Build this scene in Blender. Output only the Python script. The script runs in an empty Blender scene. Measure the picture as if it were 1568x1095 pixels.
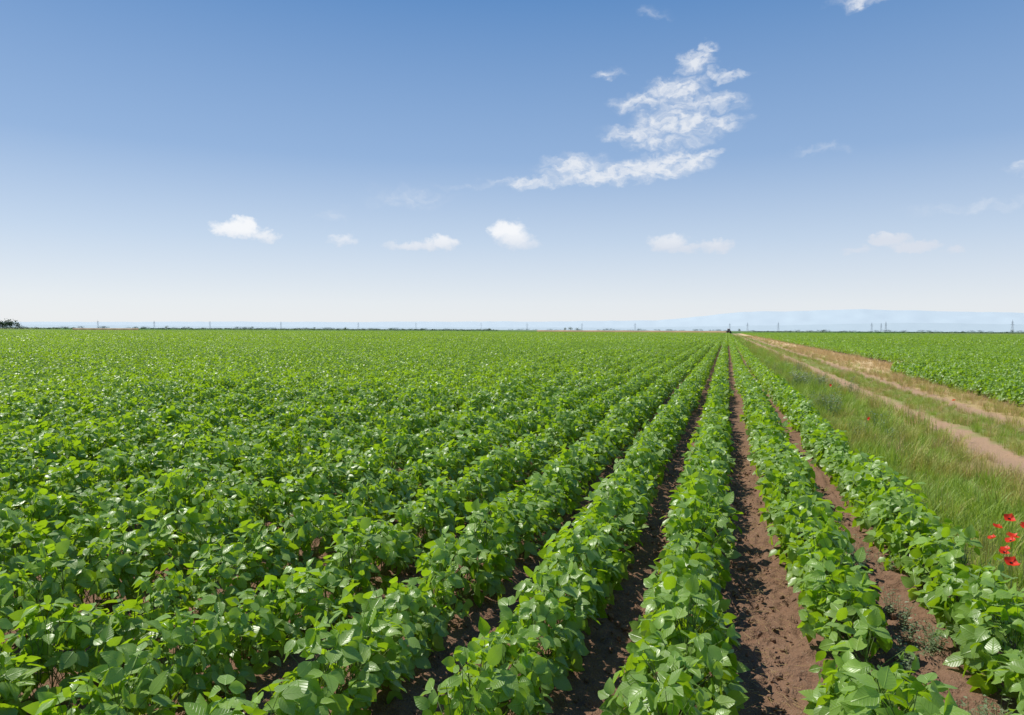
import bpy, math, numpy as np
from mathutils import Matrix, Vector
rng = np.random.default_rng(7)
scene = bpy.context.scene
R = math.radians

# ------------------------------------------------------------------ helpers
def nrm(v):
    return v/np.maximum(np.linalg.norm(v, axis=-1, keepdims=True), 1e-9)

class Noise2:
    def __init__(s, seed): s.g = np.random.default_rng(seed).random((256,256))
    def __call__(s, x, y):
        xi=np.floor(x).astype(np.int64); yi=np.floor(y).astype(np.int64)
        fx=x-xi; fy=y-yi; fx=fx*fx*(3-2*fx); fy=fy*fy*(3-2*fy)
        g=s.g; a=g[xi%256,yi%256]; b=g[(xi+1)%256,yi%256]; c=g[xi%256,(yi+1)%256]; d=g[(xi+1)%256,(yi+1)%256]
        return (a*(1-fx)+b*fx)*(1-fy)+(c*(1-fx)+d*fx)*fy-.5
N1=Noise2(1); N2=Noise2(2); N3=Noise2(3)

def make_mesh(name, V, F, data=None, mats=(), midx=None, smooth=True):
    V=np.asarray(V,dtype=np.float32); F=np.asarray(F,dtype=np.int32); k=F.shape[1]
    me=bpy.data.meshes.new(name)
    me.vertices.add(len(V)); me.vertices.foreach_set('co',V.ravel())
    me.loops.add(F.size); me.loops.foreach_set('vertex_index',F.ravel())
    me.polygons.add(len(F)); me.polygons.foreach_set('loop_start',np.arange(0,F.size,k,dtype=np.int32))
    for m in mats: me.materials.append(m)
    if midx is not None: me.polygons.foreach_set('material_index',np.asarray(midx,dtype=np.int32))
    me.polygons.foreach_set('use_smooth',np.full(len(F),smooth))
    if data is not None:
        a=me.attributes.new('leafdata','FLOAT_VECTOR','POINT'); a.data.foreach_set('vector',np.asarray(data,dtype=np.float32).ravel())
    me.update(calc_edges=True); me.validate()
    return me

def link(ob):
    scene.collection.objects.link(ob); return ob

class Builder:
    def __init__(s): s.V=[];s.F=[];s.D=[];s.M=[];s.n=0
    def add(s,V,F,D,m=0):
        s.V.append(V); s.F.append(F+s.n); s.D.append(D); s.M.append(np.full(len(F),m)); s.n+=len(V)
    def mesh(s,name,mats,smooth=True):
        return make_mesh(name,np.concatenate(s.V),np.concatenate(s.F),np.concatenate(s.D),mats,np.concatenate(s.M),smooth)

TEMPL={}
def templ(kind):
    if kind in TEMPL: return TEMPL[kind]
    if kind=='hi': t=[0,.12,.36,.64,.86,1]; w=[0,.34,.5,.39,.17,0]
    elif kind=='lo': t=[0,.38,1]; w=[0,.5,0]
    T=[(0,0,0)];F=[]
    for i in range(1,len(t)-1):
        T+=[(t[i],-1,w[i]),(t[i],0,w[i]),(t[i],1,w[i])]
    T.append((1,0,0)); n=len(t)-2; last=len(T)-1
    F+=[(0,2,1),(0,3,2)]
    for i in range(n-1):
        a=1+3*i;b=a+3
        F+=[(a,a+1,b+1),(a,b+1,b),(a+1,a+2,b+2),(a+1,b+2,b+1)]
    a=1+3*(n-1); F+=[(a,a+1,last),(a+1,a+2,last)]
    TEMPL[kind]=(np.array(T,float),np.array(F)); return TEMPL[kind]

def leaflets(B,P,D,N,L,W,curve,fold,lr,kind,m=0,wav=0.):
    T,F=templ(kind); n=len(P); k=len(T)
    D=nrm(D); N=nrm(N-(N*D).sum(1,keepdims=True)*D); S=np.cross(N,D)
    t=T[:,0][None,:,None]; s=T[:,1][None,:,None]; w=T[:,2][None,:,None]
    L=L[:,None,None];W=W[:,None,None];c=curve[:,None,None];f=fold[:,None,None]
    wv=wav*W*np.abs(s)*np.sin(t*9+s*1.7+rng.uniform(0,6.28,(n,1,1)))
    V=P[:,None]+D[:,None]*L*t*(1-.25*c*t)+S[:,None]*(s*w*W)+N[:,None]*(f*np.abs(s)*w*W-c*t*t*L+wv)
    Fa=(F[None]+(np.arange(n)*k)[:,None,None]).reshape(-1,3)
    Dt=np.zeros((n,k,3)); Dt[:,:,0]=(T[:,1]*T[:,2]*2)[None]; Dt[:,:,1]=T[:,0][None]; Dt[:,:,2]=lr[:,None]
    B.add(V.reshape(-1,3),Fa,Dt.reshape(-1,3),m)

def sticks(B,A,C,r0,r1,m=1,lr=.5):
    n=len(A); d=nrm(C-A); up=np.tile(np.array([[.3,.9,.2]]),(n,1)); s=nrm(np.cross(d,up)); u=np.cross(d,s)
    V=np.zeros((n,6,3))
    for i in range(3):
        a=2*math.pi*i/3; o=math.cos(a)*s+math.sin(a)*u
        V[:,i]=A+o*r0; V[:,i+3]=C+o*r1
    f=[]
    for i in range(3):
        j=(i+1)%3; f+=[(i,j,j+3),(i,j+3,i+3)]
    F=(np.array(f)[None]+(np.arange(n)*6)[:,None,None]).reshape(-1,3)
    Dt=np.zeros((n*6,3)); Dt[:,2]=lr
    B.add(V.reshape(-1,3),F,Dt,m)

def soy(B,n,length,hw,hh,kind,size,petiole,x0=0.,y0=0.,single=False,gauss=True,lump=False):
    """n trifoliate leaves in an arched row envelope along Y"""
    r=rng
    th=r.uniform(-1,1,n); th=np.sign(th)*np.abs(th)**.9*R(88)
    rho=1-.6*r.random(n)**2
    y=(r.normal(0,length*.33,n) if gauss else r.uniform(-.5,.5,n)*length)
    if lump:
        o=r.uniform(0,200); hv=1+.36*N1(y*1.3+o,y*0+x0*7)+.30*N2(y*4+o,y*0+x0*5); xo=.08*N3(y*1.6+o,y*0)
    else: hv=np.ones(n); xo=0
    C=np.stack([x0+xo+hw*hv*rho*np.sin(th),y0+y,.08+(hh*hv-.08)*rho*np.maximum(np.cos(th),0)**.8+r.normal(0,.028,n)],1)
    O=np.stack([np.sin(th),r.normal(0,.35,n),np.cos(th)],1)
    N=nrm(.55*O+np.array([-.16,0,.52])+r.normal(0,.55,(n,3)))
    N[:,2]=np.abs(N[:,2])*.95+.04; N=nrm(N)
    A=np.stack([np.sin(th)*.9+r.normal(0,.5,n),r.normal(0,.7,n),r.normal(-.05,.25,n)],1)
    D0=nrm(A-(A*N).sum(1,keepdims=True)*N); S0=np.cross(N,D0)
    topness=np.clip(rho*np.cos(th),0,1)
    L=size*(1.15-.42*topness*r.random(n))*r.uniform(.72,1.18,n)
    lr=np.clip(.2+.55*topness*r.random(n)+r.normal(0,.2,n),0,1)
    for a in ((0,),) if single else ((0,),(72,),(-72,)):
        a=R(a[0])+r.normal(0,.15,n); ca=np.cos(a)[:,None]; sa=np.sin(a)[:,None]
        D=D0*ca+S0*sa
        D=nrm(D-N*(r.normal(.18,.30,n))[:,None]+r.normal(0,.08,(n,3)))
        NN=nrm(N+r.normal(0,.36,(n,3)))
        Lk=L*(1.08 if abs(a.mean())<.3 else .95)*r.uniform(.9,1.1,n)
        leaflets(B,C+D*.012,D,NN,Lk,Lk*r.uniform(.60,.76,n),r.uniform(.02,.36,n),r.uniform(-.05,.4,n),np.clip(lr+r.normal(0,.06,n),0,1),kind,0,.05 if kind=='hi' else 0)
    if petiole:
        base=np.stack([x0+(C[:,0]-x0)*.12,y0+(C[:,1]-y0)*.3,np.clip(C[:,2]-.15,.03,.3)],1)
        mid=(base+C)/2+np.array([0,0,.012])
        sticks(B,base,mid,.0022,.0018); sticks(B,mid,C,.0018,.0014)
        hs=np.array([[x0,y0,0.]])
        sticks(B,hs-np.array([[0,0,.03]]),hs+np.array([[.01,.01,.33]]),.0045,.003)

# ------------------------------------------------------------------ node helper
def new_mat(name):
    m=bpy.data.materials.new(name); m.use_nodes=True; nt=m.node_tree; nt.nodes.clear(); return m,nt
def nd(nt,t,ins=None,**kw):
    n=nt.nodes.new(t)
    for k,v in kw.items(): setattr(n,k,v)
    if ins:
        for k,v in ins.items():
            s=n.inputs[k]
            if isinstance(v,bpy.types.NodeSocket): nt.links.new(v,s)
            else: s.default_value=v
    return n
def mth(nt,op,a,b=None,c=None,clamp=False):
    ins={0:a}
    if b is not None: ins[1]=b
    if c is not None: ins[2]=c
    return nd(nt,'ShaderNodeMath',ins,operation=op,use_clamp=clamp).outputs[0]
def mixc(nt,f,a,b,bt='MIX'):
    n=nd(nt,'ShaderNodeMix',None,data_type='RGBA',blend_type=bt)
    for idx,v in ((0,f),(6,a),(7,b)):
        if isinstance(v,bpy.types.NodeSocket): nt.links.new(v,n.inputs[idx])
        else: n.inputs[idx].default_value=v if idx==0 else (*v,1)
    return n.outputs[2]
def maprange(nt,v,a,b,c=0.,d=1.,smooth=False):
    return nd(nt,'ShaderNodeMapRange',{0:v,1:a,2:b,3:c,4:d},interpolation_type='SMOOTHSTEP' if smooth else 'LINEAR').outputs[0]

def leaf_mat(name,dark,light,back,trans,tf=.3,rough=.42,veins=False,spec=.5):
    m,nt=new_mat(name)
    at=nd(nt,'ShaderNodeAttribute',attribute_name='leafdata')
    sp=nd(nt,'ShaderNodeSeparateXYZ',{0:at.outputs['Vector']}); lr=sp.outputs[2]
    oi=nd(nt,'ShaderNodeObjectInfo')
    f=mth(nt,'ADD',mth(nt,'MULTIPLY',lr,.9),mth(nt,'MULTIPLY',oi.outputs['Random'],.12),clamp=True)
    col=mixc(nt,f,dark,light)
    bump=None
    if veins:
        au=mth(nt,'ABSOLUTE',sp.outputs[0])
        mid=maprange(nt,au,0.0,.09,1,0)
        sv=mth(nt,'PINGPONG',mth(nt,'SUBTRACT',mth(nt,'MULTIPLY',sp.outputs[1],7.),mth(nt,'MULTIPLY',au,2.0)),.5)
        svm=maprange(nt,sv,0,.13,1,0)
        v=mth(nt,'MAXIMUM',mid,mth(nt,'MULTIPLY',svm,.55))
        col=mixc(nt,mth(nt,'MULTIPLY',v,.28),col,tuple(min(1,c*1.8+.03) for c in light))
        bump=nd(nt,'ShaderNodeBump',{'Height':mth(nt,'MULTIPLY',v,-1.),'Strength':.5,'Distance':.003}).outputs[0]
    geo=nd(nt,'ShaderNodeNewGeometry')
    col=mixc(nt,geo.outputs['Backfacing'],col,mixc(nt,.6,col,back))
    ins={'Base Color':col,'Roughness':rough,'Specular IOR Level':spec}
    if bump: ins['Normal']=bump
    p=nd(nt,'ShaderNodeBsdfPrincipled',ins)
    t=nd(nt,'ShaderNodeBsdfTranslucent',{'Color':mixc(nt,f,tuple(c*.65 for c in trans),trans)})
    mx=nd(nt,'ShaderNodeMixShader',{0:tf,1:p.outputs[0],2:t.outputs[0]})
    o=nd(nt,'ShaderNodeOutputMaterial',{0:mx.outputs[0]}); return m

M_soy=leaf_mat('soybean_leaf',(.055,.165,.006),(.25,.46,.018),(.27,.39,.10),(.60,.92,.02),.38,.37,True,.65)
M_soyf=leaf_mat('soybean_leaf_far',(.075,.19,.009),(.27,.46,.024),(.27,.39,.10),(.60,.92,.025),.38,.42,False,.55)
M_stem=leaf_mat('soybean_stem',(.10,.17,.04),(.18,.26,.06),(.16,.24,.07),(.2,.3,.06),.1,.5)
M_gg=leaf_mat('grass_green',(.15,.27,.02),(.33,.48,.05),(.30,.42,.06),(.52,.70,.06),.35,.5)
M_gy=leaf_mat('grass_yellowing',(.30,.32,.05),(.48,.46,.11),(.45,.42,.1),(.58,.56,.1),.3,.55)
M_gs=leaf_mat('grass_straw',(.50,.35,.13),(.74,.55,.25),(.65,.48,.22),(.55,.40,.18),.3,.6)
M_weed=leaf_mat('weed_leaf',(.11,.19,.05),(.22,.31,.09),(.2,.25,.15),(.2,.3,.08),.25,.5)

def simple(name,col,rough=.6,noise=.0,scale=5.,metal=0.):
    m,nt=new_mat(name); c=col
    if noise:
        no=nd(nt,'ShaderNodeTexNoise',{'Scale':scale,'Detail':4.})
        c=mixc(nt,no.outputs[0],tuple(x*(1-noise) for x in col),tuple(min(1,x*(1+noise)) for x in col))
        p=nd(nt,'ShaderNodeBsdfPrincipled',{'Base Color':c,'Roughness':rough,'Metallic':metal})
    else: p=nd(nt,'ShaderNodeBsdfPrincipled',{'Base Color':(*col,1),'Roughness':rough,'Metallic':metal})
    nd(nt,'ShaderNodeOutputMaterial',{0:p.outputs[0]}); return m

# ------------------------------------------------------------------ instancing
def instancer(name,pts,idx,rot,scl,objs):
    coll=bpy.data.collections.new(name+'_parts')
    for o in objs: coll.objects.link(o)
    n=len(pts); me=bpy.data.meshes.new(name); me.vertices.add(n)
    me.vertices.foreach_set('co',np.asarray(pts,dtype=np.float32).ravel())
    a=me.attributes.new('idx','INT','POINT'); a.data.foreach_set('value',np.asarray(idx,dtype=np.int32))
    a=me.attributes.new('rot','FLOAT_VECTOR','POINT'); a.data.foreach_set('vector',np.asarray(rot,dtype=np.float32).ravel())
    a=me.attributes.new('scl','FLOAT_VECTOR','POINT'); a.data.foreach_set('vector',np.asarray(scl,dtype=np.float32).ravel())
    ob=link(bpy.data.objects.new(name,me))
    ng=bpy.data.node_groups.new(name+'_scatter','GeometryNodeTree')
    ng.interface.new_socket('Geometry',in_out='INPUT',socket_type='NodeSocketGeometry')
    ng.interface.new_socket('Geometry',in_out='OUTPUT',socket_type='NodeSocketGeometry')
    gi=ng.nodes.new('NodeGroupInput'); go=ng.nodes.new('NodeGroupOutput')
    ci=ng.nodes.new('GeometryNodeCollectionInfo'); ci.inputs['Collection'].default_value=coll
    ci.inputs['Separate Children'].default_value=True; ci.inputs['Reset Children'].default_value=True
    ip=ng.nodes.new('GeometryNodeInstanceOnPoints'); ip.inputs['Pick Instance'].default_value=True
    def na(nm,dt):
        x=ng.nodes.new('GeometryNodeInputNamedAttribute'); x.data_type=dt; x.inputs['Name'].default_value=nm
        return [o for o in x.outputs if o.enabled and o.name=='Attribute'][0]
    L=ng.links.new
    L(gi.outputs[0],ip.inputs['Points']); L(ci.outputs[0],ip.inputs['Instance'])
    L(na('idx','INT'),ip.inputs['Instance Index']); L(na('rot','FLOAT_VECTOR'),ip.inputs['Rotation']); L(na('scl','FLOAT_VECTOR'),ip.inputs['Scale'])
    L(ip.outputs[0],go.inputs[0])
    md=ob.modifiers.new('scatter','NODES'); md.node_group=ng
    return ob

# ------------------------------------------------------------------ soybean sources
NP=14; plants=[]
for i in range(NP):      # half-metre clumps of row, ~5 plants each
    B=Builder()
    for q in range(5):
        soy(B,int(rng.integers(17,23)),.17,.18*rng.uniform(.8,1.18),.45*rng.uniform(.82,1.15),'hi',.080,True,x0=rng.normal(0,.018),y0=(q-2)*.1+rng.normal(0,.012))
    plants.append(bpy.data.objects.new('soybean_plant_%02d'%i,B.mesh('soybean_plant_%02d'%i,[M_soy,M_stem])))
NPM=6; mids=[]
for i in range(NPM):     # 5 rows x 5 m
    B=Builder()
    for k in range(5): soy(B,5*110,5.04,.19,.47,'lo',.088,False,x0=(k-2)*.7,gauss=False,lump=True)
    mids.append(bpy.data.objects.new('soybean_block_%02d'%i,B.mesh('soybean_block_%02d'%i,[M_soyf])))
NPA=4; patches=[]
for i in range(NPA):     # 10 rows x 10 m
    B=Builder()
    for k in range(10): soy(B,10*60,10.08,.22,.47,'lo',.16,False,x0=(k-4.5)*.7,gauss=False,single=True,lump=True)
    patches.append(bpy.data.objects.new('soybean_patch_%02d'%i,B.mesh('soybean_patch_%02d'%i,[M_soyf])))

def az_ok(x,y,lo=-70,hi=40,near=7):
    az=np.degrees(np.arctan2(x,y)); r=np.hypot(x,y)
    return ((az>lo)&(az<hi)&(y>-.5))|((r<near)&(y>-1.5))
rowX=lambda k: -.18+.7*k+(.08 if k==1 else .11 if k==2 else 0)
RN,RF,RMAX=16.,80.,470.
P0=[];P1=[];P2=[]
def addrow(X,y0,y1):
    for y in np.arange(y0+.25,y1,.5):
        if y<-1.2 or not az_ok(np.array(X),np.array(y),-68,38,6): continue
        P0.append((X,y+rng.uniform(-.03,.03)))
def row5(ks,kind): return [rowX(k) if kind=='L' else 6.75+.7*k for k in ks]
for kind in 'LR':
    for c in range(0,80 if kind=='L' else 56):
        for j in range(-1,int(RMAX/10)):
            y0=j*10.; bx=(-.18+1.4-.7*4.5-7*c) if kind=='L' else (8.85+.7*4.5+7*c); by=y0+5
            r=math.hypot(bx,by)
            if r>RMAX or not az_ok(np.array(bx),np.array(by),-66,35,16): continue
            if r>RF: P2.append((bx,by)); continue
            for cc in (0,1):
                ks=[2-10*c-5*cc-i for i in range(5)] if kind=='L' else [3+10*c+5*cc+i for i in range(5)]
                X5=row5(ks,kind); mx_=X5[2] if ks[0]!=2 else -.18
                for hy in (0,5):
                    my=y0+hy+2.5; rr=math.hypot(mx_,my)
                    if not az_ok(np.array(mx_),np.array(my),-68,38,9): continue
                    if rr>RN+2: P1.append((mx_,my))
                    else:
                        for X in X5: addrow(X,y0+hy,y0+hy+5)
for k in range(3): addrow(6.75+.7*k,6,33)
P0=np.array(P0);P1=np.array(P1);P2=np.array(P2)
g=(np.abs(P0[:,0]-.60)<.1)&(P0[:,1]>3.6)&(P0[:,1]<4.1)
P0=P0[~g]
print('PTS',len(P0),len(P1),len(P2))
n=len(P0); h=1+.24*N1(P0[:,0]*7.3,P0[:,1]*1.1)+.18*N2(P0[:,0]*3.1+9,P0[:,1]*1.9)
pts=np.stack([P0[:,0]+.08*N3(P0[:,0]*5.1,P0[:,1]*.9),P0[:,1],np.zeros(n)],1)
wx=np.where(pts[:,0]<-2,1.02,1.)
rot=np.stack([np.zeros(n),np.zeros(n),rng.integers(0,2,n)*math.pi+rng.normal(0,.06,n)],1)
instancer('soybean_rows',pts,rng.integers(0,NP,n),rot,np.stack([h*wx*rng.uniform(.9,1.12,n),np.ones(n),h*rng.uniform(.9,1.1,n)],1),plants)
def putblocks(P,objs):
    n=len(P); pts=np.stack([P[:,0],P[:,1],np.zeros(n)],1)
    instancer('soybean_rows',pts,rng.integers(0,len(objs),n),np.stack([np.zeros(n),np.zeros(n),rng.integers(0,2,n)*math.pi],1),np.stack([np.ones(n),np.ones(n),rng.uniform(.97,1.04,n)],1),objs)
putblocks(P1,mids); putblocks(P2,patches)

# ------------------------------------------------------------------ grass
def tuft(nb,hmin,hmax,spread,lean,wid,mat,seedhead=False):
    B=Builder(); n=nb; r=rng
    a=r.uniform(0,2*math.pi,n); rad=spread*np.sqrt(r.random(n))
    P=np.stack([rad*np.cos(a),rad*np.sin(a),np.zeros(n)],1)
    b=a+r.normal(0,.9,n); Lh=np.stack([np.cos(b),np.sin(b),np.zeros(n)],1)
    H=r.uniform(hmin,hmax,n)[:,None]; ln=(lean*r.random(n)**.8)[:,None]
    S=np.stack([-np.sin(b+.4),np.cos(b+.4),np.zeros(n)],1)
    ts=[0,.35,.7,1]; ws=[1,.85,.55,0.08]
    V=np.zeros((n,8,3)); D=np.zeros((n,8,3))
    for i,(t,w) in enumerate(zip(ts,ws)):
        c=P+Lh*H*ln*t*t+np.array([0,0,1])*H*(t-.35*ln*t*t)
        V[:,2*i]=c-S*wid*w; V[:,2*i+1]=c+S*wid*w
    D[:,:,2]=r.random(n)[:,None]
    f=[]
    for i in range(3): f+=[(2*i,2*i+1,2*i+3),(2*i,2*i+3,2*i+2)]
    F=(np.array(f)[None]+(np.arange(n)*8)[:,None,None]).reshape(-1,3)
    B.add(V.reshape(-1,3),F,D.reshape(-1,3),0)
    if seedhead:
        m=n//4; tip=V[:m,6]
        for q in range(6):
            d=nrm(np.stack([r.normal(0,.5,m),r.normal(0,.5,m),r.uniform(.4,1,m)],1))
            leaflets(B,tip-np.array([0,0,.012*q]),d,r.normal(0,1,(m,3)),np.full(m,.02),np.full(m,.007),np.zeros(m),np.zeros(m),r.random(m),'lo',0)
    return B.mesh('grass_tuft',[mat])
tufts=[]
specs=[(M_gg,.10,.28,.7),(M_gg,.15,.36,.6),(M_gg,.06,.18,.9),(M_gy,.10,.30,.7),(M_gy,.05,.15,.9),(M_gy,.18,.40,.5),(M_gs,.08,.28,.7),(M_gs,.04,.12,1.),(M_gs,.18,.42,.5)]
for i,(m,a,b,l) in enumerate(specs):
    tufts.append(bpy.data.objects.new('grass_tuft_%02d'%i,tuft(34,a,b,.12,l,.0032,m,i in(5,8))))
G=[];GI=[];GS=[]
def addgrass(x,y,s):
    n1=N1(np.array(x*.9),np.array(y*.35))+.5*N2(np.array(x*2.1+3),np.array(y*1.1))
    xe=x+.28*n1
    rut=(abs(xe-3.8)<.24) or (abs(xe-5.3)<.19)
    if rut and rng.random()<.95: return
    u=rng.random()
    if xe<3.0: t=0 if u<.88 else (1 if u<.97 else 2)
    elif xe<3.6: t=0 if u<.3 else(1 if u<.6 else 2)
    elif xe<5.0: t=0 if u<.5 else(1 if u<.85 else 2)
    else: t=0 if u<.12 else(1 if u<.45 else 2)
    if n1>.27 and u<.7: t=min(2,t+1)
    if y>33 and xe>6.3: t=2
    if xe<1.9 and rng.random()<.25: return
    k=3*t+int(rng.integers(0,3))
    low= .5 if 3.4<xe<5.6 else (.7 if t==2 else .88)
    if xe>5.6: low=.6
    low*=1+.7*float(N2(np.array(x*1.3+20),np.array(y*1.3)))
    G.append((x,y,0)); GI.append(k); GS.append(s*low*rng.uniform(.7,1.2))
def scat(x0,x1,y0,y1,dens,s):
    for _ in range(int((x1-x0)*(y1-y0)*dens)):
        addgrass(rng.uniform(x0,x1),rng.uniform(y0,y1),s)
scat(1.68,6.5,1.5,14,54,1.0); scat(1.68,6.5,14,32,27,1.15); scat(1.7,8.2,32,80,9,1.45); scat(1.7,8.2,80,240,1.6,1.8)
scat(4.1,5.0,5,32,22,1.0)
for _ in range(50):
    G.append((rng.uniform(.8,1.05),rng.uniform(3,14),0)); GI.append(int(rng.choice([2,4,7]))); GS.append(rng.uniform(.2,.45))
for (x,y) in [(.12,2.72),(.2,2.85),(.28,2.78),(.05,2.8),(.36,2.95)]:
    G.append((x,y,0)); GI.append(6); GS.append(.75)
n=len(G); GS=np.array(GS)
print('GRASS',n)
rt=np.zeros((n,3)); rt[:,2]=rng.uniform(0,6.28,n)
instancer('grass_verge',np.array(G),GI,rt,np.stack([GS]*3,1)*np.stack([np.ones(n),np.ones(n),rng.uniform(.7,1.15,n)],1),tufts)

# ------------------------------------------------------------------ weeds with white heads
def weed(name,mat_fl,h,nst,flower):
    B=Builder(); r=rng
    a=r.uniform(0,6.28,nst); base=np.stack([.05*np.cos(a),.05*np.sin(a),np.zeros(nst)],1)
    tip=base+np.stack([np.cos(a)*r.uniform(.03,.22,nst),np.sin(a)*r.uniform(.03,.22,nst),h*r.uniform(.6,1,nst)],1)
    sticks(B,base,tip,.003,.0015,0)
    for q in range(9):
        f=r.uniform(.15,.95,nst)[:,None]; p=base+(tip-base)*f; b=r.uniform(0,6.28,nst)
        d=np.stack([np.cos(b),np.sin(b),r.uniform(-.1,.6,nst)],1)
        leaflets(B,p,d,np.tile([[0,0,1.]],(nst,1))+r.normal(0,.3,(nst,3)),r.uniform(.04,.09,nst),r.uniform(.012,.03,nst),np.full(nst,.2),np.full(nst,.2),r.random(nst),'lo',0)
    if flower:
        for q in range(14):
            b=r.uniform(0,6.28,nst); o=np.stack([np.cos(b),np.sin(b),np.zeros(nst)],1)*r.uniform(0,.035,nst)[:,None]
            leaflets(B,tip+o,np.stack([np.cos(b),np.sin(b),np.full(nst,.2)],1),np.tile([[0,0,1.]],(nst,1)),np.full(nst,.014),np.full(nst,.012),np.zeros(nst),np.zeros(nst),r.random(nst),'lo',1)
    return B.mesh(name,[M_weed,mat_fl])
M_white=simple('white_petal',(.75,.75,.7),.6)
M_red,nt=new_mat('poppy_petal')
p=nd(nt,'ShaderNodeBsdfPrincipled',{'Base Color':(.85,.045,.012,1),'Roughness':.5})
t=nd(nt,'ShaderNodeBsdfTranslucent',{'Color':(.95,.09,.02,1)})
mx=nd(nt,'ShaderNodeMixShader',{0:.4,1:p.outputs[0],2:t.outputs[0]}); nd(nt,'ShaderNodeOutputMaterial',{0:mx.outputs[0]})
M_black=simple('poppy_centre',(.02,.02,.02),.7)
wobj=[bpy.data.objects.new('weed_%02d'%i,weed('weed_%02d'%i,M_white,.5,14,i<1)) for i in range(3)]
W=[]
for (cx,cy,nn,sp) in [(2.6,24,22,1.3),(2.3,13,3,.8),(2.0,17,8,.8),(1.9,34,14,2.5),(1.02,4.2,9,.25),(1.05,3.4,7,.2),(.98,5.5,4,.4)]:
    for _ in range(nn): W.append((cx+rng.normal(0,sp*.35),cy+rng.normal(0,sp),0,(.35 if cx<1.2 else rng.uniform(.6,1.1))))
W=np.array(W); n=len(W); rt=np.zeros((n,3)); rt[:,2]=rng.uniform(0,6.28,n)
wi=rng.choice([0,1,2],n,p=[.3,.35,.35]); wi[W[:,3]<.4]=1
instancer('wild_flower_weeds',W[:,:3],wi,rt,np.stack([W[:,3]]*3,1),wobj)

def poppies():
    B=Builder(); r=rng
    L=[(x+.05,y,z-.05) for x,y,z in [(1.62,4.95,.40),(1.64,5.1,.44),(1.70,5.2,.47),(1.76,5.35,.46),(1.68,5.25,.38),(1.80,5.15,.50),(1.84,5.3,.45),(1.74,5.0,.42),(1.88,5.5,.50),(1.90,5.2,.40),(1.82,5.6,.52),(1.80,4.95,.40),(1.66,5.4,.43),(1.72,5.5,.48),(1.96,5.4,.46)]]
    L+=[(2.2,12.5,.35),(4.6,17,.3),(2.6,20,.35)]
    for (x,y,z) in L:
        c=np.array([x,y,z]); tilt=r.normal(0,.35,3)+np.array([-.1,-.25,1]); ax=tilt/np.linalg.norm(tilt)
        sticks(B,np.array([[x+r.normal(0,.03),y+r.normal(0,.03),0]]),c[None],.0018,.0014,0)
        u=np.cross(ax,[1,0,.1]); u/=np.linalg.norm(u); v=np.cross(ax,u); s=r.uniform(.022,.036)
        for q in range(4):
            a=q*math.pi/2+r.normal(0,.12); d0=math.cos(a)*u+math.sin(a)*v; sd=np.cross(ax,d0)
            lift=.25 if q%2 else .5
            nu,nv=5,4; V=[]
            for j in range(nv):
                t=j/(nv-1)
                for i in range(nu):
                    w=(i/(nu-1)-.5)*2
                    V.append(c+d0*s*(t*(1-.12*w*w))+sd*s*.85*w*(t**.6)+ax*s*(lift*t*t+.08*math.sin(w*5+q)*t+.25*w*w*t))
            F=[]
            for j in range(nv-1):
                for i in range(nu-1):
                    k=j*nu+i; F+=[(k,k+1,k+nu+1),(k,k+nu+1,k+nu)]
            B.add(np.array(V),np.array(F),np.zeros((len(V),3)),1)
        for q in range(8):
            a=q*.785; d=math.cos(a)*u+math.sin(a)*v+ax*1.2
            sticks(B,c[None],(c+d*.006)[None],.002,.0015,2)
    return link(bpy.data.objects.new('poppy_flowers',B.mesh('poppy_flowers',[M_stem,M_red,M_black])))
poppies()

# ------------------------------------------------------------------ soil clods and straw litter
M_soilc=simple('soil_clod',(.20,.115,.07),.95,.45,30.)
def clod():
    import bmesh
    bm=bmesh.new(); bmesh.ops.create_icosphere(bm,subdivisions=2,radius=1)
    o=rng.uniform(0,50,3)
    for v in bm.verts:
        f=1+.9*float(N1(np.array(v.co.x*1.3+o[0]),np.array(v.co.y*1.3+v.co.z*1.7+o[1])))+.4*float(N2(np.array(v.co.x*3+o[2]),np.array(v.co.z*3+v.co.y*2)))
        v.co*=f; v.co.z*=.7
    me=bpy.data.meshes.new('soil_clod'); bm.to_mesh(me); bm.free(); me.materials.append(M_soilc); return me
cl=[bpy.data.objects.new('soil_clod_%02d'%i,clod()) for i in range(6)]
C=[]
for _ in range(7500):
    y=2+10*rng.random()**1.6; x=rng.uniform(-2.6,1.6)
    C.append((x,y,.0,.004+.020*rng.random()**3.5))
C=np.array(C); n=len(C)
instancer('soil_clods',C[:,:3]+np.array([0,0,.006]),rng.integers(0,6,n),rng.uniform(0,6.28,(n,3)),C[:,3:4]*np.array([[1,1,1]]),cl)
B=Builder(); n=2200
P=np.stack([np.where(rng.random(n)<.6,rng.normal(.2,.16,n),rng.uniform(-2,1.6,n)),2.3+9*rng.random(n)**1.4,rng.uniform(.012,.026,n)],1)
a=rng.uniform(0,6.28,n); Lq=rng.uniform(.015,.07,n)[:,None]
sticks(B,P,P+np.stack([np.cos(a),np.sin(a),rng.normal(0,.12,n)],1)*Lq,.0012,.0008,0)
link(bpy.data.objects.new('straw_litter',B.mesh('straw_litter',[M_gs])))

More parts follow.
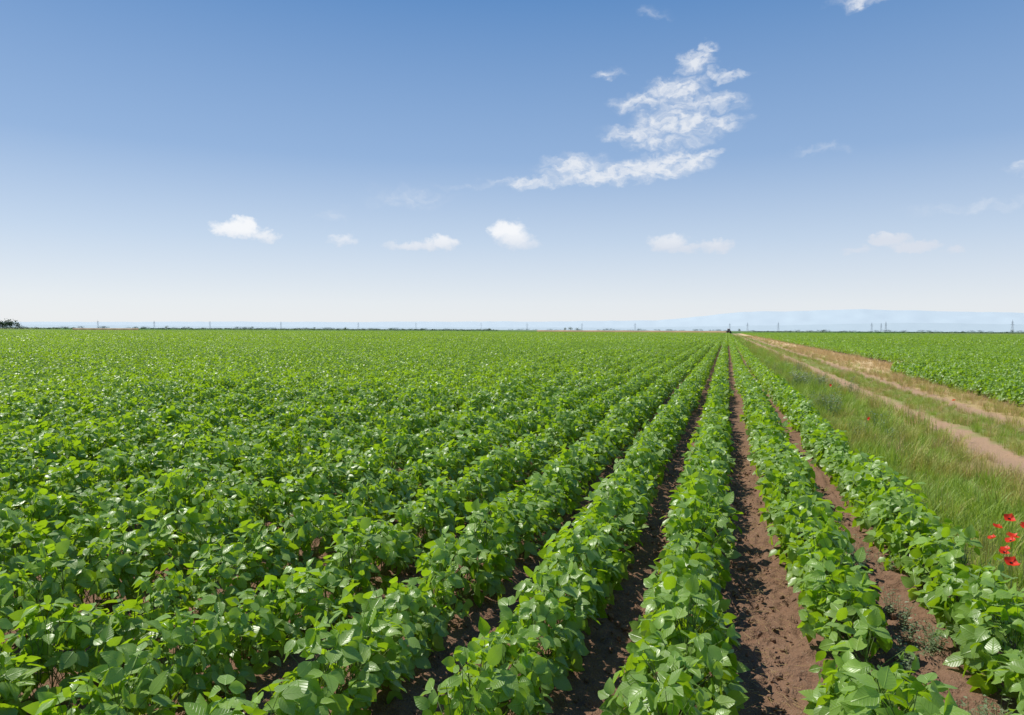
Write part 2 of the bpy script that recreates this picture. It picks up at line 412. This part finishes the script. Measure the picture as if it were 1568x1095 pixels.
# ------------------------------------------------------------------ ground
def lines(a,b,step,g,lim0,lim1):
    c=list(np.arange(a,b,step)); s=step; x=c[-1]
    while x<lim1: s*=g; x+=s; c.append(x)
    s=step; x=a; l=[]
    while x>lim0: s*=g; x-=s; l.append(x)
    return np.array(l[::-1]+c)
xs=lines(-1.6,1.7,.018,1.06,-25000,25000); ys=lines(2.2,6,.02,1.055,-300,25000)
X,Y=np.meshgrid(xs,ys); r=np.hypot(X,Y)
fade=np.clip(1-(r-8)/10,0,1); fade2=np.clip(1-(r-30)/40,0,1)
rid=.02*np.cos((X+.18)/.7*2*math.pi)*((X<1.7)&(r<60))
cl1=np.abs(N1(X*14,Y*14))*2; cl2=N2(X*30,Y*30)
Z=fade*(.036*(.5-cl1)+.026*cl2*(1-.5*cl1)+.035*N3(X*5,Y*5))+fade2*.035*N3(X*1.7+5,Y*1.2)+rid*fade2
trk=np.exp(-((X-3.8)/.25)**2)+np.exp(-((X-5.3)/.25)**2)
Z=Z*(1-.5*np.clip(trk,0,1))-fade2*.05*trk
ny,nx=X.shape; V=np.stack([X,Y,Z],-1).reshape(-1,3)
ii=(np.arange(ny-1)[:,None]*nx+np.arange(nx-1)[None]).ravel()
F=np.stack([ii,ii+1,ii+nx+1,ii+nx],1)
M_gr,nt=new_mat('field_soil')
geo=nd(nt,'ShaderNodeNewGeometry'); pos=geo.outputs['Position']
sx=nd(nt,'ShaderNodeSeparateXYZ',{0:pos}); px,py=sx.outputs[0],sx.outputs[1]
nz=lambda sc,de=4.,ro=.5: nd(nt,'ShaderNodeTexNoise',{'Vector':pos,'Scale':sc,'Detail':de,'Roughness':ro}).outputs[0]
nA=nz(2.,3.); nB=nz(22.,5.,.65); nC=nz(90.,2.); nD=nz(.6,2.)
soil=mixc(nt,nB,(.10,.053,.030),(.29,.17,.105))
soil=mixc(nt,maprange(nt,nA,.4,.7),soil,(.225,.135,.085))
soil=mixc(nt,maprange(nt,nC,.62,.7,0,.5),soil,(.34,.25,.17))
xp=mth(nt,'ADD',px,mth(nt,'MULTIPLY',mth(nt,'SUBTRACT',nA,.5),.6))
xn=mth(nt,'DIVIDE',xp,10.)
cr=nd(nt,'ShaderNodeValToRGB',{0:xn}); e=cr.color_ramp.elements
stops=[(.0,(.16,.10,.06)),(.16,(.16,.10,.06)),(.19,(.15,.19,.04)),(.30,(.22,.24,.06)),(.345,(.46,.35,.16)),(.358,(.47,.31,.19)),(.402,(.47,.31,.19)),(.42,(.30,.32,.10)),(.495,(.28,.30,.09)),(.513,(.47,.31,.19)),(.548,(.47,.31,.19)),(.57,(.52,.39,.17)),(.65,(.46,.34,.14)),(.67,(.14,.09,.055))]
e[0].position=0; e[0].color=(*stops[0][1],1); e[1].position=1; e[1].color=(*stops[-1][1],1)
for p_,c_ in stops[1:]:
    q=e.new(p_); q.color=(*c_,1)
verge=mixc(nt,nB,mixc(nt,.3,cr.outputs[0],(.05,.03,.02)),cr.outputs[0])
ver_m=maprange(nt,xp,1.55,1.8)
ver_m=mth(nt,'MULTIPLY',ver_m,maprange(nt,xp,6.5,6.7,1,0))
col=mixc(nt,ver_m,soil,verge)
st=mth(nt,'MULTIPLY',mth(nt,'MULTIPLY',maprange(nt,xp,5.9,6.3),maprange(nt,xp,8.2,8.5,1,0)),maprange(nt,py,32,34))
col=mixc(nt,st,col,mixc(nt,nB,(.54,.38,.18),(.74,.56,.32)))
rr=nd(nt,'ShaderNodeVectorMath',{0:pos},operation='LENGTH').outputs['Value']
mp=nd(nt,'ShaderNodeMapping',{'Vector':pos,'Scale':(.0012,.004,1)}).outputs[0]
nF=nd(nt,'ShaderNodeTexNoise',{'Vector':mp,'Scale':1.,'Detail':3.}).outputs[0]
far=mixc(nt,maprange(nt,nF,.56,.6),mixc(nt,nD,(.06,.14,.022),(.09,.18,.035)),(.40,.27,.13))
far=mixc(nt,maprange(nt,rr,1200,9000),far,(.30,.40,.48))  # aerial haze painted into the ground colour, growing with distance
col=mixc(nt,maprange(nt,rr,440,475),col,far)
bmp=nd(nt,'ShaderNodeBump',{'Height':mth(nt,'ADD',nB,mth(nt,'MULTIPLY',nC,.4)),'Strength':1.,'Distance':.025}).outputs[0]
p=nd(nt,'ShaderNodeBsdfPrincipled',{'Base Color':col,'Roughness':.95,'Specular IOR Level':.15,'Normal':bmp})
nd(nt,'ShaderNodeOutputMaterial',{0:p.outputs[0]})
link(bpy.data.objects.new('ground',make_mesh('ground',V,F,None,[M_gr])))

# ------------------------------------------------------------------ far crops, hills, trees
M_wheat=simple('ripe_wheat',(.52,.33,.16),.8,.2,.05)
def slab(name,az0,az1,r0,r1,h,mat):
    n=40; V=[];F=[]
    for i in range(n+1):
        a=R(az0+(az1-az0)*i/n)
        for (rr_,z) in ((r0,0),(r0+1,h),(r1,h),(r1+1,0)):
            V.append((rr_*math.sin(a),rr_*math.cos(a),z+(.08*math.sin(i*7.3+rr_) if z else 0)))
    for i in range(n):
        for j in range(3): k=i*4+j; F.append((k,k+1,k+5,k+4))
    link(bpy.data.objects.new(name,make_mesh(name,np.array(V),np.array(F),None,[mat],smooth=False)))
slab('wheat_field',-14.8,.3,520,900,1.25,M_wheat)
slab('wheat_field',-48.5,-44.5,560,900,1.25,M_wheat)

def hills(name,tab,r0,r1,mat,seed):
    azs=np.arange(-75,46,.2); el=np.interp(azs,[t[0] for t in tab],[t[1] for t in tab])
    el=el*(1+.07*N1(azs*.45+seed,azs*0+seed))+.03*N2(azs*1.7+seed,azs*0)
    m=12; V=[]
    for j in range(m):
        f=j/(m-1); rr_=r0+(r1-r0)*f
        z=rr_*np.tan(np.radians(np.maximum(el,0)))*(f**.7)*(1+.25*N3(azs*.8+seed,azs*0+f*5)*(1-f))
        if j==0: z=z*0-20
        V.append(np.stack([rr_*np.sin(np.radians(azs)),rr_*np.cos(np.radians(azs)),z],1))
    V=np.concatenate(V); k=len(azs)
    ii=(np.arange(m-1)[:,None]*k+np.arange(k-1)[None]).ravel()
    link(bpy.data.objects.new(name,make_mesh(name,V,np.stack([ii,ii+1,ii+k+1,ii+k],1),None,[mat])))
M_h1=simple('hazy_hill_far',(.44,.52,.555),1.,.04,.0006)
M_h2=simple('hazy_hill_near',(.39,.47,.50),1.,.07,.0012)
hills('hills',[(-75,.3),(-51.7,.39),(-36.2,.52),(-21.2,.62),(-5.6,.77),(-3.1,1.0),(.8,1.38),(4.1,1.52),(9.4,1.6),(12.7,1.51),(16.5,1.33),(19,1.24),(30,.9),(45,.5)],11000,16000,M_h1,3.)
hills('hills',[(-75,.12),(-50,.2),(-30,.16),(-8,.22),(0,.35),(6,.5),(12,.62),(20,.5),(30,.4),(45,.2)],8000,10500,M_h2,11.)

M_tree=leaf_mat('tree_foliage',(.035,.07,.022),(.065,.12,.035),(.07,.11,.04),(.08,.16,.03),.2,.6)
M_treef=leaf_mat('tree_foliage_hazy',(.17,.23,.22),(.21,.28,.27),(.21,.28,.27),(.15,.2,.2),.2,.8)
M_bark=simple('bark',(.08,.06,.045),.9,.3,3.)
def treeline(name,items,mat):
    B=Builder()
    for (az,d,w,h) in items:
        cx,cy=d*math.sin(R(az)),d*math.cos(R(az)); n=int(60+26*w*h/8)
        lob=max(2,int(w/1.5)); lc=np.stack([rng.uniform(-.5,.5,lob)*w*.75,rng.uniform(-.5,.5,lob)*w*.5,rng.uniform(.3,.72,lob)*h],1)
        P=lc[rng.integers(0,lob,n)]+rng.normal(0,1,(n,3))*np.array([w/lob**.5*.3,w/lob**.5*.3,h*.15])
        P[:,2]=np.clip(P[:,2],.05*h,h); P+=np.array([cx,cy,0])
        s=rng.uniform(.5,1.3,n)*max(.6,h*.12)
        leaflets(B,P,rng.normal(0,1,(n,3)),rng.normal(0,1,(n,3))+np.array([0,0,.5]),s,s*.8,np.full(n,.2),np.full(n,.1),rng.random(n),'lo',0)
        sticks(B,np.array([[cx,cy,0]]),np.array([[cx,cy,h*.55]]),h*.03,h*.015,1)
    return link(bpy.data.objects.new(name,B.mesh(name,[mat,M_bark])))
it=[]
for az in np.arange(-58,-18,.2):
    if -48.3<az<-44.7: continue
    it.append((az+rng.normal(0,.05),950,rng.uniform(6,9),rng.uniform(1.9,2.9)))
for az,hh_ in ((-52.6,10),(-52.2,11),(-51.9,10),(-53.2,11),(-54.,12),(-51.6,8),(-42.7,5),(-36.9,5.),(-30.0,4.5),(-32.3,5),(-18.6,4),(-12.1,6),(-11.6,5),(-12.5,5),(.9,5)):
    it.append((az,930,hh_*.9,hh_))
treeline('tree_line',it,M_tree)
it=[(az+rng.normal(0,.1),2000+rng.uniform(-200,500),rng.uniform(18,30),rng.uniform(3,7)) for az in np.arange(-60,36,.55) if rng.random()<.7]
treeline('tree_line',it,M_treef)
it=[(az+rng.normal(0,.03),1000,rng.uniform(6,9),rng.uniform(1.2,1.9)) for az in np.arange(2,36,.22)]+[(a,980,4,h_) for a,h_ in ((15.5,3),(18.3,4),(6.8,4))]
treeline('tree_line',it,M_tree)

# ------------------------------------------------------------------ pylons
M_steel=simple('galvanised_steel',(.36,.40,.46),.6,.1,.2)
def pylon_mesh():
    B=Builder(); A=[];C=[]
    def ad(a,c): A.append(a);C.append(c)
    lv=[(0,3.2),(8,2.3),(15,1.6),(20,1.1),(25,.9),(29,.7)]
    for (z0,w0),(z1,w1) in zip(lv[:-1],lv[1:]):
        c0=[(-w0,-w0,z0),(w0,-w0,z0),(w0,w0,z0),(-w0,w0,z0)]; c1=[(-w1,-w1,z1),(w1,-w1,z1),(w1,w1,z1),(-w1,w1,z1)]
        for i in range(4):
            j=(i+1)%4; ad(c0[i],c1[i]); ad(c0[i],c1[j]); ad(c0[j],c1[i]); ad(c1[i],c1[j])
    for z,w in ((20,6.5),(25,5)):
        for s in (-1,1):
            for k in (-1,1): ad((s*.9,k*.9,z),(s*w,0,z+.3)); ad((s*.8,k*.8,z+2),(s*w,0,z+.3))
            ad((s*w,0,z+.3),(s*w,0,z-1.5))
    for i in (-1,1):
        for k in (-1,1): ad((i*.7,k*.7,29),(0,0,33))
    sticks(B,np.array(A,float),np.array(C,float),.11,.11,0)
    return B.mesh('power_pylon',[M_steel])
PM=pylon_mesh()
for az,d,rz in ((10.0,2700,20),(10.6,2900,20),(10.9,2500,30),(18.3,2200,15),(3.7,2600,10),(1.5,2700,5),(.2,2900,5),(-7.0,2900,0),(-11.2,3000,0),(-15.6,3000,0),(-19.3,3100,0),(-24.5,3100,0),(-29,3200,0),(-34.8,3200,0),(-39.8,3200,0),(-43.5,3300,0),(-47,3300,0)):
    o=link(bpy.data.objects.new('power_pylon',PM)); o.location=(d*math.sin(R(az)),d*math.cos(R(az)),0); o.rotation_euler=(0,0,R(rz+20))

# ------------------------------------------------------------------ tractor
import bmesh
def part(name,mat,fn,parent):
    bm=bmesh.new(); fn(bm); me=bpy.data.meshes.new(name); bm.to_mesh(me); bm.free(); me.materials.append(mat)
    o=link(bpy.data.objects.new(name,me)); o.parent=parent
    b=o.modifiers.new('bevel','BEVEL'); b.width=.04; b.segments=2; return o
def box(bm,c,s,top=1.):
    v=bmesh.ops.create_cube(bm,size=1)['verts']
    for q in v:
        k=top if q.co.z>0 else 1
        q.co=Vector((c[0]+q.co.x*s[0]*k,c[1]+q.co.y*s[1]*k,c[2]+q.co.z*s[2]))
def wheel(bm,c,rad,w):
    bmesh.ops.create_cone(bm,cap_ends=True,segments=28,radius1=rad,radius2=rad,depth=w,matrix=Matrix.Translation(c)@Matrix.Rotation(math.pi/2,4,'Y'))
    for i in range(20):
        a=2*math.pi*i/20
        bmesh.ops.create_cube(bm,size=1,matrix=Matrix.Translation(Vector(c)+Vector((0,math.cos(a)*rad,math.sin(a)*rad)))@Matrix.Rotation(a,4,'X')@Matrix.Diagonal((w*.95,.06,.08,1)))
tr=link(bpy.data.objects.new('tractor',None)); tr.location=(.9,430,0); tr.rotation_euler=(0,0,R(8))
mr=simple('tractor_paint',(.30,.05,.04),.4,.2,2.); mb=simple('tyre_rubber',(.03,.03,.03),.9,.2,8.); mg=simple('cab_glass',(.08,.10,.11),.1); mh=simple('wheel_rim',(.5,.45,.35),.5,.1,4.)
part('hood',mr,lambda b:(box(b,(0,1.7,1.35),(.85,1.9,.75),.85),box(b,(0,.1,1.0),(1.0,1.6,.5))),tr)
part('cab',mg,lambda b:box(b,(0,0,2.0),(1.5,1.4,1.3),.9),tr)
part('roof',mr,lambda b:box(b,(0,0,2.75),(1.6,1.6,.18),.9),tr)
part('fenders',mr,lambda b:(box(b,(-.95,-.1,1.75),(.5,1.5,.12)),box(b,(.95,-.1,1.75),(.5,1.5,.12))),tr)
part('rear_wheels',mb,lambda b:(wheel(b,(-1.0,-.2,.88),.85,.5),wheel(b,(1.0,-.2,.88),.85,.5)),tr)
part('front_wheels',mb,lambda b:(wheel(b,(-.85,2.2,.6),.57,.36),wheel(b,(.85,2.2,.6),.57,.36)),tr)
part('rims',mh,lambda b:[bmesh.ops.create_cone(b,cap_ends=True,segments=20,radius1=.42,radius2=.42,depth=.54,matrix=Matrix.Translation((x_,-.2,.88))@Matrix.Rotation(math.pi/2,4,'Y')) for x_ in (-1.,1.)],tr)
part('exhaust',mb,lambda b:bmesh.ops.create_cone(b,cap_ends=True,segments=10,radius1=.06,radius2=.05,depth=1.1,matrix=Matrix.Translation((.3,1.2,2.2))),tr)
part('rear_implement',mb,lambda b:(box(b,(0,-1.6,.75),(2.6,.2,.25)),box(b,(0,-1.2,.8),(.4,.8,.2))),tr)

# ------------------------------------------------------------------ sun and sky
EL,AZ=56.,-78.
d=Vector((math.sin(R(AZ))*math.cos(R(EL)),math.cos(R(AZ))*math.cos(R(EL)),math.sin(R(EL))))
sl=bpy.data.lights.new('sun','SUN'); sl.energy=5.; sl.angle=R(.53); sl.color=(1,.955,.87)
so=link(bpy.data.objects.new('sun',sl)); so.rotation_euler=d.to_track_quat('Z','Y').to_euler(); so.location=(-30,10,40)
w=bpy.data.worlds.new('World'); scene.world=w; w.use_nodes=True; nt=w.node_tree; nt.nodes.clear()
sky=nd(nt,'ShaderNodeTexSky'); sky.sky_type='NISHITA'; sky.sun_disc=False; sky.sun_elevation=R(EL); sky.sun_rotation=R(AZ%360)
sky.air_density=1.; sky.dust_density=.6; sky.ozone_density=2.
tc=nd(nt,'ShaderNodeTexCoord'); dirv=tc.outputs['Generated']
s3=nd(nt,'ShaderNodeSeparateXYZ',{0:dirv})
azn=mth(nt,'MULTIPLY',mth(nt,'ARCTAN2',s3.outputs[0],s3.outputs[1]),180/math.pi)
eln=mth(nt,'MULTIPLY',mth(nt,'ARCSINE',s3.outputs[2]),180/math.pi)
ae=nd(nt,'ShaderNodeCombineXYZ',{0:azn,1:eln,2:0.}).outputs[0]
def warp(vec,scale,amp,detail=5.,rough=.55,stretch=(1,1,1)):
    mpn=nd(nt,'ShaderNodeMapping',{'Vector':vec,'Scale':stretch}).outputs[0]
    no=nd(nt,'ShaderNodeTexNoise',{'Vector':mpn,'Scale':scale,'Detail':detail,'Roughness':rough},noise_dimensions='2D').outputs['Color']
    c=nd(nt,'ShaderNodeVectorMath',{0:no,1:(.5,.5,.5)},operation='SUBTRACT').outputs[0]
    c=nd(nt,'ShaderNodeVectorMath',{0:c,1:(amp[0],amp[1],0)},operation='MULTIPLY').outputs[0]
    return nd(nt,'ShaderNodeVectorMath',{0:vec,1:c},operation='ADD').outputs[0]
def blobs(vec,tab,sm=.12):
    acc=None
    for (a,e_,rx,ry,wt) in tab:
        q=nd(nt,'ShaderNodeVectorMath',{0:vec,1:(a,e_,0)},operation='SUBTRACT').outputs[0]
        q=nd(nt,'ShaderNodeVectorMath',{0:q,1:(1/rx,1/ry,0)},operation='MULTIPLY').outputs[0]
        q=nd(nt,'ShaderNodeVectorMath',{0:q,1:q},operation='DOT_PRODUCT').outputs['Value']
        m_=mth(nt,'MULTIPLY_ADD',q,-.5*wt,wt)
        acc=mth(nt,'MAXIMUM',m_,0.) if acc is None else mth(nt,'SMOOTH_MAX',acc,m_,sm)
    return acc
cum=[(-37.8,7.4,1.6,.55,1.),(-38.9,7.2,.8,.35,.8),(-37.2,7.8,.9,.45,.95),(-36.0,6.9,1.1,.38,.75),(-30.2,6.9,1.1,.38,.6),(-29.5,6.8,.6,.3,.5),(-24.9,6.6,2.,.32,.75),(-23.5,6.7,.9,.42,.8),(-22.3,6.9,.95,.55,.95),
     (-17.3,7.9,1.3,.7,1.),(-16.7,7.3,1.4,.7,.85),(-16.0,6.8,1.2,.45,.65),(-4.6,6.8,1.4,.6,.9),(-3.2,6.4,1.7,.35,.8),(-.9,6.5,1.2,.5,.95),(11.0,6.5,1.2,.45,1.1),(12.4,5.9,1.4,.38,1.),(9.,5.83,.95,.25,.6),(15.,5.6,.5,.3,.7)]
cir=[(-15.4,11.6,2.8,.4,.8),(-11.8,12.7,2.6,.85,.8),(-9.5,12.1,3.8,.65,1.),(-6.,12.4,3.,.85,1.1),(-3.9,12.8,2.6,.7,1.1),(-1.9,13.2,1.4,.45,1.),
     (-2.6,19.8,1.3,.7,1.),(-1.8,20.7,.8,.4,.75),(-.1,18.8,1.6,.4,.9),(-4.1,18.1,2.2,.75,.95),(-6.85,17.3,1.8,.65,.9),(-1.4,16.9,2.2,.65,.8),(-3.6,16.9,2.2,.7,.7),(-4.1,15.7,2.9,.9,.95),(-7.1,15.1,2.2,.6,.85),(-.9,15.4,1.8,.6,.8),(-5.1,14.3,2.4,.55,.8),(-3.0,14.5,1.6,.5,.6),
     (-9.2,19.3,1.1,.35,.6),(-5.8,23.3,1.1,.4,.32),(9.,22.5,1.6,.5,.75),(6.7,13.,1.9,.35,.34),(18.9,10.6,1.2,.35,.6),(16.2,8.4,3.6,.3,.34),(-25.1,10.2,2.8,.8,.34),(-20.2,11.3,2.6,.25,.3),(-30.9,8.7,1.,.5,.32)]
v1=warp(ae,.95,(1.9,1.1),5.,.6,(1,1.3,1))
m1=blobs(v1,cum)
dcum=maprange(nt,m1,.08,.9,0,1,True)
v2=warp(ae,.6,(2.6,1.9),5.,.56,(.85,1.3,1))
m2=blobs(v2,cir,.2)
mpn=nd(nt,'ShaderNodeMapping',{'Vector':v2,'Scale':(.8,1.4,1),'Rotation':(0,0,.35)}).outputs[0]
n2=nd(nt,'ShaderNodeTexNoise',{'Vector':mpn,'Scale':1.3,'Detail':4.,'Roughness':.5},noise_dimensions='2D').outputs[0]
dcir=mth(nt,'MULTIPLY',maprange(nt,mth(nt,'ADD',m2,mth(nt,'MULTIPLY',mth(nt,'SUBTRACT',n2,.5),mth(nt,'MULTIPLY',m2,2.4))),-.02,1.35,0,1,True),.88)
cr=nd(nt,'ShaderNodeValToRGB',{0:mth(nt,'DIVIDE',eln,60.)}); e=cr.color_ramp.elements
st_=[(0,(.87,.895,.93)),(.035,(.82,.865,.925)),(.115,(.57,.69,.86)),(.22,(.30,.46,.73)),(.43,(.09,.25,.56)),(1,(.035,.13,.40))]
e[0].position=0; e[0].color=(*st_[0][1],1); e[1].position=1; e[1].color=(*st_[-1][1],1)
for p_,c_ in st_[1:-1]:
    q=e.new(p_); q.color=(*c_,1)
hz=nd(nt,'ShaderNodeVectorMath',{0:cr.outputs[0],1:(10,10,10)},operation='MULTIPLY').outputs[0]
clear=mixc(nt,.85,sky.outputs[0],hz)
skc=mixc(nt,dcir,clear,(8.3,8.6,9.1))
shade=maprange(nt,mth(nt,'ADD',mth(nt,'SUBTRACT',eln,mth(nt,'MULTIPLY',azn,.02)),mth(nt,'MULTIPLY',m1,.6)),6.9,8.6)
cc=mixc(nt,shade,(6.9,7.4,8.3),(9.5,9.6,9.8))
skc=mixc(nt,mth(nt,'MULTIPLY',dcum,.92),skc,cc)
bg=nd(nt,'ShaderNodeBackground',{'Color':skc,'Strength':.1})
bg0=nd(nt,'ShaderNodeBackground',{'Color':clear,'Strength':.1})
# part of the sky that holds clouds (by compass bearing and elevation)
reg=mth(nt,'MULTIPLY',mth(nt,'MULTIPLY',mth(nt,'GREATER_THAN',azn,-44.),mth(nt,'LESS_THAN',azn,26.)),mth(nt,'MULTIPLY',mth(nt,'GREATER_THAN',eln,3.8),mth(nt,'LESS_THAN',eln,26.)))
wm=nd(nt,'ShaderNodeMixShader',{0:reg,1:bg0.outputs[0],2:bg.outputs[0]})
nd(nt,'ShaderNodeOutputWorld',{0:wm.outputs[0]})

# ------------------------------------------------------------------ camera
cd=bpy.data.cameras.new('camera'); cd.lens=25; cd.sensor_width=36; cd.clip_start=.05; cd.clip_end=60000
co=link(bpy.data.objects.new('camera',cd))
co.matrix_world=Matrix.Translation((0,0,1.75))@Matrix.Rotation(R(16.8),4,'Z')@Matrix.Rotation(R(90-2.24),4,'X')@Matrix.Rotation(R(.26),4,'Z')
scene.camera=co
scene.view_settings.view_transform='Standard'; scene.view_settings.look='None'; scene.view_settings.exposure=0
